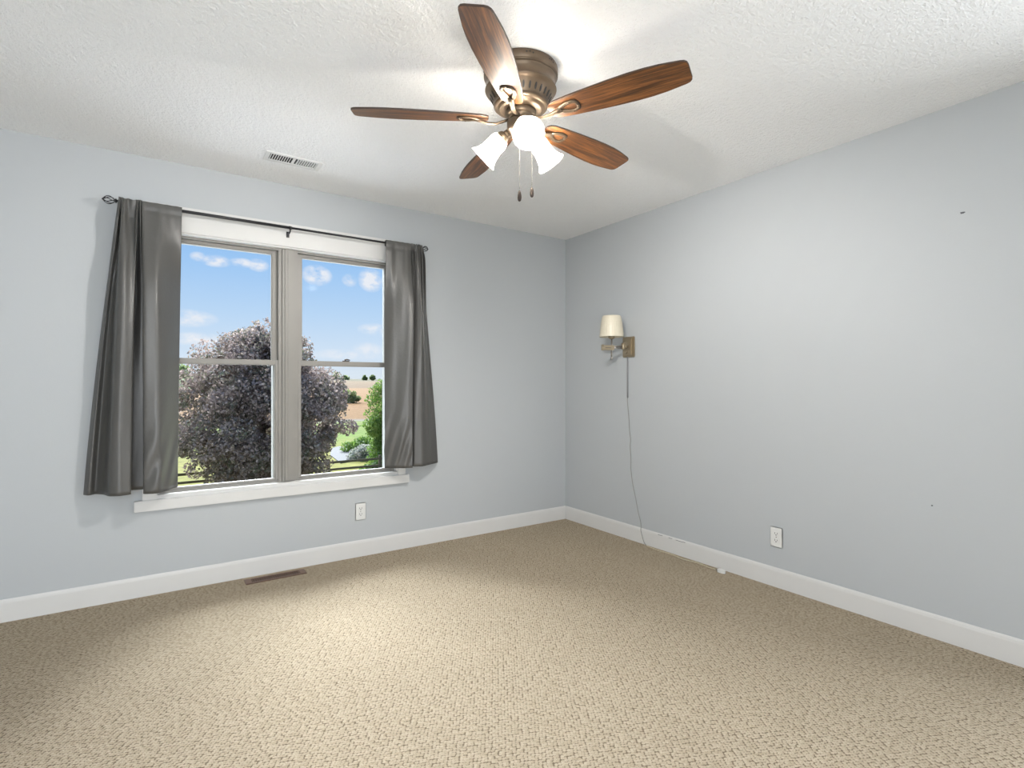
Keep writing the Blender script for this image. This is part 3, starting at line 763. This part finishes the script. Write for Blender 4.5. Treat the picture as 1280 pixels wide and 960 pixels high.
def leaves(name, parent, m_, n, shape, size, seed, core=.25):
    """shape(rng, n) -> points and outward normals"""
    rng = np.random.RandomState(seed)
    p, nrm = shape(rng, n)
    d = rng.normal(size=(n, 3)); d = d * .9 + nrm * .8; d /= np.linalg.norm(d, axis=1)[:, None]
    a = np.cross(d, rng.normal(size=(n, 3))); a /= np.linalg.norm(a, axis=1)[:, None]; b = np.cross(d, a)
    s = size * (.6 + .8 * rng.rand(n))[:, None]
    # five-sided leaf, slightly folded
    v = np.stack([p - a * s, p - b * s * .62 + d * s * .12, p + a * s * .55 - b * s * .5, p + a * s * 1.05, p + a * s * .5 + b * s * .55, p + b * s * .62 + d * s * .12 - a * s * .2], 1).reshape(-1, 3)
    me = bpy.data.meshes.new(name)
    me.vertices.add(len(v)); me.vertices.foreach_set('co', v.ravel())
    me.loops.add(n * 6); me.loops.foreach_set('vertex_index', np.arange(n * 6))
    me.polygons.add(n); me.polygons.foreach_set('loop_start', np.arange(n) * 6); me.polygons.foreach_set('loop_total', np.full(n, 6))
    me.update(); me.validate(); me.materials.append(m_)
    o = bpy.data.objects.new(name, me); COL.objects.link(o); o.parent = parent
    return o


def crown(prof, rx_scale=1.0, ry_scale=1.0, lumps=70, lr=.75, seed=1, cx=lambda z: 0.0):
    """prof: (z, radius) pairs; foliage made of lumps spread over the solid"""
    zs = np.array([a for a, _ in prof]); rs = np.array([b for _, b in prof])
    r0 = np.random.RandomState(seed)
    C_ = []
    while len(C_) < lumps:
        z = r0.uniform(zs[0], zs[-1]); R_ = np.interp(z, zs, rs)
        a = r0.rand() * 2 * PI; q_ = r0.rand() ** .45
        rad = max(0, R_ - lr * .6) * q_
        if r0.rand() > (R_ / rs.max()): continue
        C_.append((cx(z) + rad * math.cos(a) * rx_scale, rad * math.sin(a) * ry_scale, z, lr * r0.uniform(.65, 1.2)))
    C_ = np.array(C_)
    def f(rng, n):
        i = rng.randint(0, len(C_), n); d = rng.normal(size=(n, 3)); d /= np.linalg.norm(d, axis=1)[:, None]
        rr = C_[i, 3] * (1 - .38 * rng.rand(n) ** 1.5 + .12 * rng.normal(size=n) * (rng.rand(n) < .3))
        p = C_[i, :3] + d * rr[:, None] * np.array([1, 1, .8])
        return p, d
    return f

# purple maple in front of the fence
MX, MY = 3.62, 22.6
mt_ = empty('maple_tree', (MX, MY, GZ), 'large purple-leaved maple tree filling the middle of the window view', 'tree')
q = MB().tube([(0, 0, 0), (.05, 0, .6), (0, 0, 1.4), (-.05, .05, 2.5), (0, 0, 4.2), (0, 0, 5.6)], [.26, .20, .18, .15, .09, .03], 12)
for a in range(9):
    an = a * 2.4; z0_ = 1.3 + a * .33; L_ = 2.2 - a * .08
    q.tube([(0, 0, z0_), (math.cos(an) * L_ * .5, math.sin(an) * L_ * .5, z0_ + .45), (math.cos(an) * L_, math.sin(an) * L_, z0_ + 1.2)], [.09, .06, .02], 8)
q.build('trunk', M['bark'], mt_)
prof = [(.95, 1.0), (1.3, 2.3), (1.9, 3.0), (2.8, 3.45), (3.8, 3.35), (4.8, 2.9), (5.7, 2.35), (6.35, 1.6), (6.85, .5)]
leaves('foliage', mt_, M['maple'], 90000, crown(prof, 1.03, .9, 270, .58, 4), .055, 5)

# green tree at the right edge of the view, behind the right curtain
gt = empty('green_tree', (10.6, 27.0, GZ), 'bright green leafy tree at the right edge of the window view', 'tree')
q = MB().tube([(0, 0, 0), (0, 0, 1.2), (.05, 0, 3), (0, 0, 5.2)], [.16, .12, .09, .02], 10); q.build('trunk', M['bark'], gt)
leaves('foliage', gt, M['green'], 26000, crown([(.5, 1.2), (1.6, 1.35), (2.6, 1.5), (3.6, 1.4), (4.5, 1.0), (5.2, .5), (5.5, .1)], 1, .9, 150, .38, 9), .05, 6)

def shrub(x, y, r, h_, m_, label, n, seed, zb=None, nm='shrub', grp=None, size=.07):
    z = gz(y) if zb is None else zb
    e = empty(nm, (x, y, z), label, 'shrub' if nm != 'distant_tree' else 'tree', 0, grp)
    MB().tube([(0, 0, 0), (0, 0, h_ * .5)], [.05 * h_, .02 * h_], 8).build('stem', M['bark'], e)
    leaves('foliage', e, m_, n, crown([(h_ * .08, r * .8), (h_ * .4, r), (h_ * .8, r * .7), (h_ * 1.0, r * .2)], 1, .8, 26, r * .32, seed), size, seed)
    return e
shrub(9.3, 26.0, .8, .75, M['green'], 'low bright green shrub just beyond the fence, nearest of the garden shrubs', 2600, 21)
shrub(10.9, 32.5, 1.3, .65, M['flower'], 'shrub covered with pale flower heads behind the nearest green shrub', 2600, 22)
shrub(12.3, 36.5, 1.6, .8, M['green'], 'green shrub behind the pale flowering shrub', 2800, 23)
shrub(31.1, 100.6, 2.0, 2.6, M['bush'], 'round green bush on the tan field, right of the maple', 1800, 31, nm='field_bush', size=.2)
shrub(36.1, 124, 2.3, 2.6, M['bush'], 'taller dull green bush on the tan field against the maple edge', 1500, 32, nm='field_bush', size=.2)
for i, (u_, y, r, hh, lab) in enumerate([(.283, 350, 3.0, 5.0, 'round dark tree on the horizon nearest the maple'), (.300, 356, 4, 2.4, 'low spreading dark tree on the horizon between the others'),
                                         (.338, 354, 2.0, 2.9, 'smaller of the two close dark trees on the horizon beside the green tree'), (.3535, 349, 2.2, 3.4, 'larger dark tree on the horizon right beside the green tree'),
                                         (.040, 345, 5.5, 8, 'dark tree on the horizon at the left edge of the window view')]):
    shrub(u_ * y, y, r, hh, M['bush'], lab, 700, 40 + i, nm='distant_tree', size=.55)

# board fence
fe = empty('board_fence', (5, 25.0, GZ), 'weathered brown three-rail board fence crossing the grass beyond the window', 'fence')
fx0, fx1, step = -3.0, 17.0, 2.44
xp = fx0
while xp <= fx1 + .01:
    MB().use(M['fence']).box(xp - 5 - .06, -.06, 0, xp - 5 + .06, .06, 1.22, .01).build('post', None, fe)
    if xp + step <= fx1 + .01:
        for z in (.38, .71, 1.04):
            MB().use(M['fence']).box(xp - 5 + .0, -.085, z - .03, xp - 5 + step, -.06, z + .075).build('rail', None, fe)
    xp += step
print('scene built', len(bpy.data.objects))
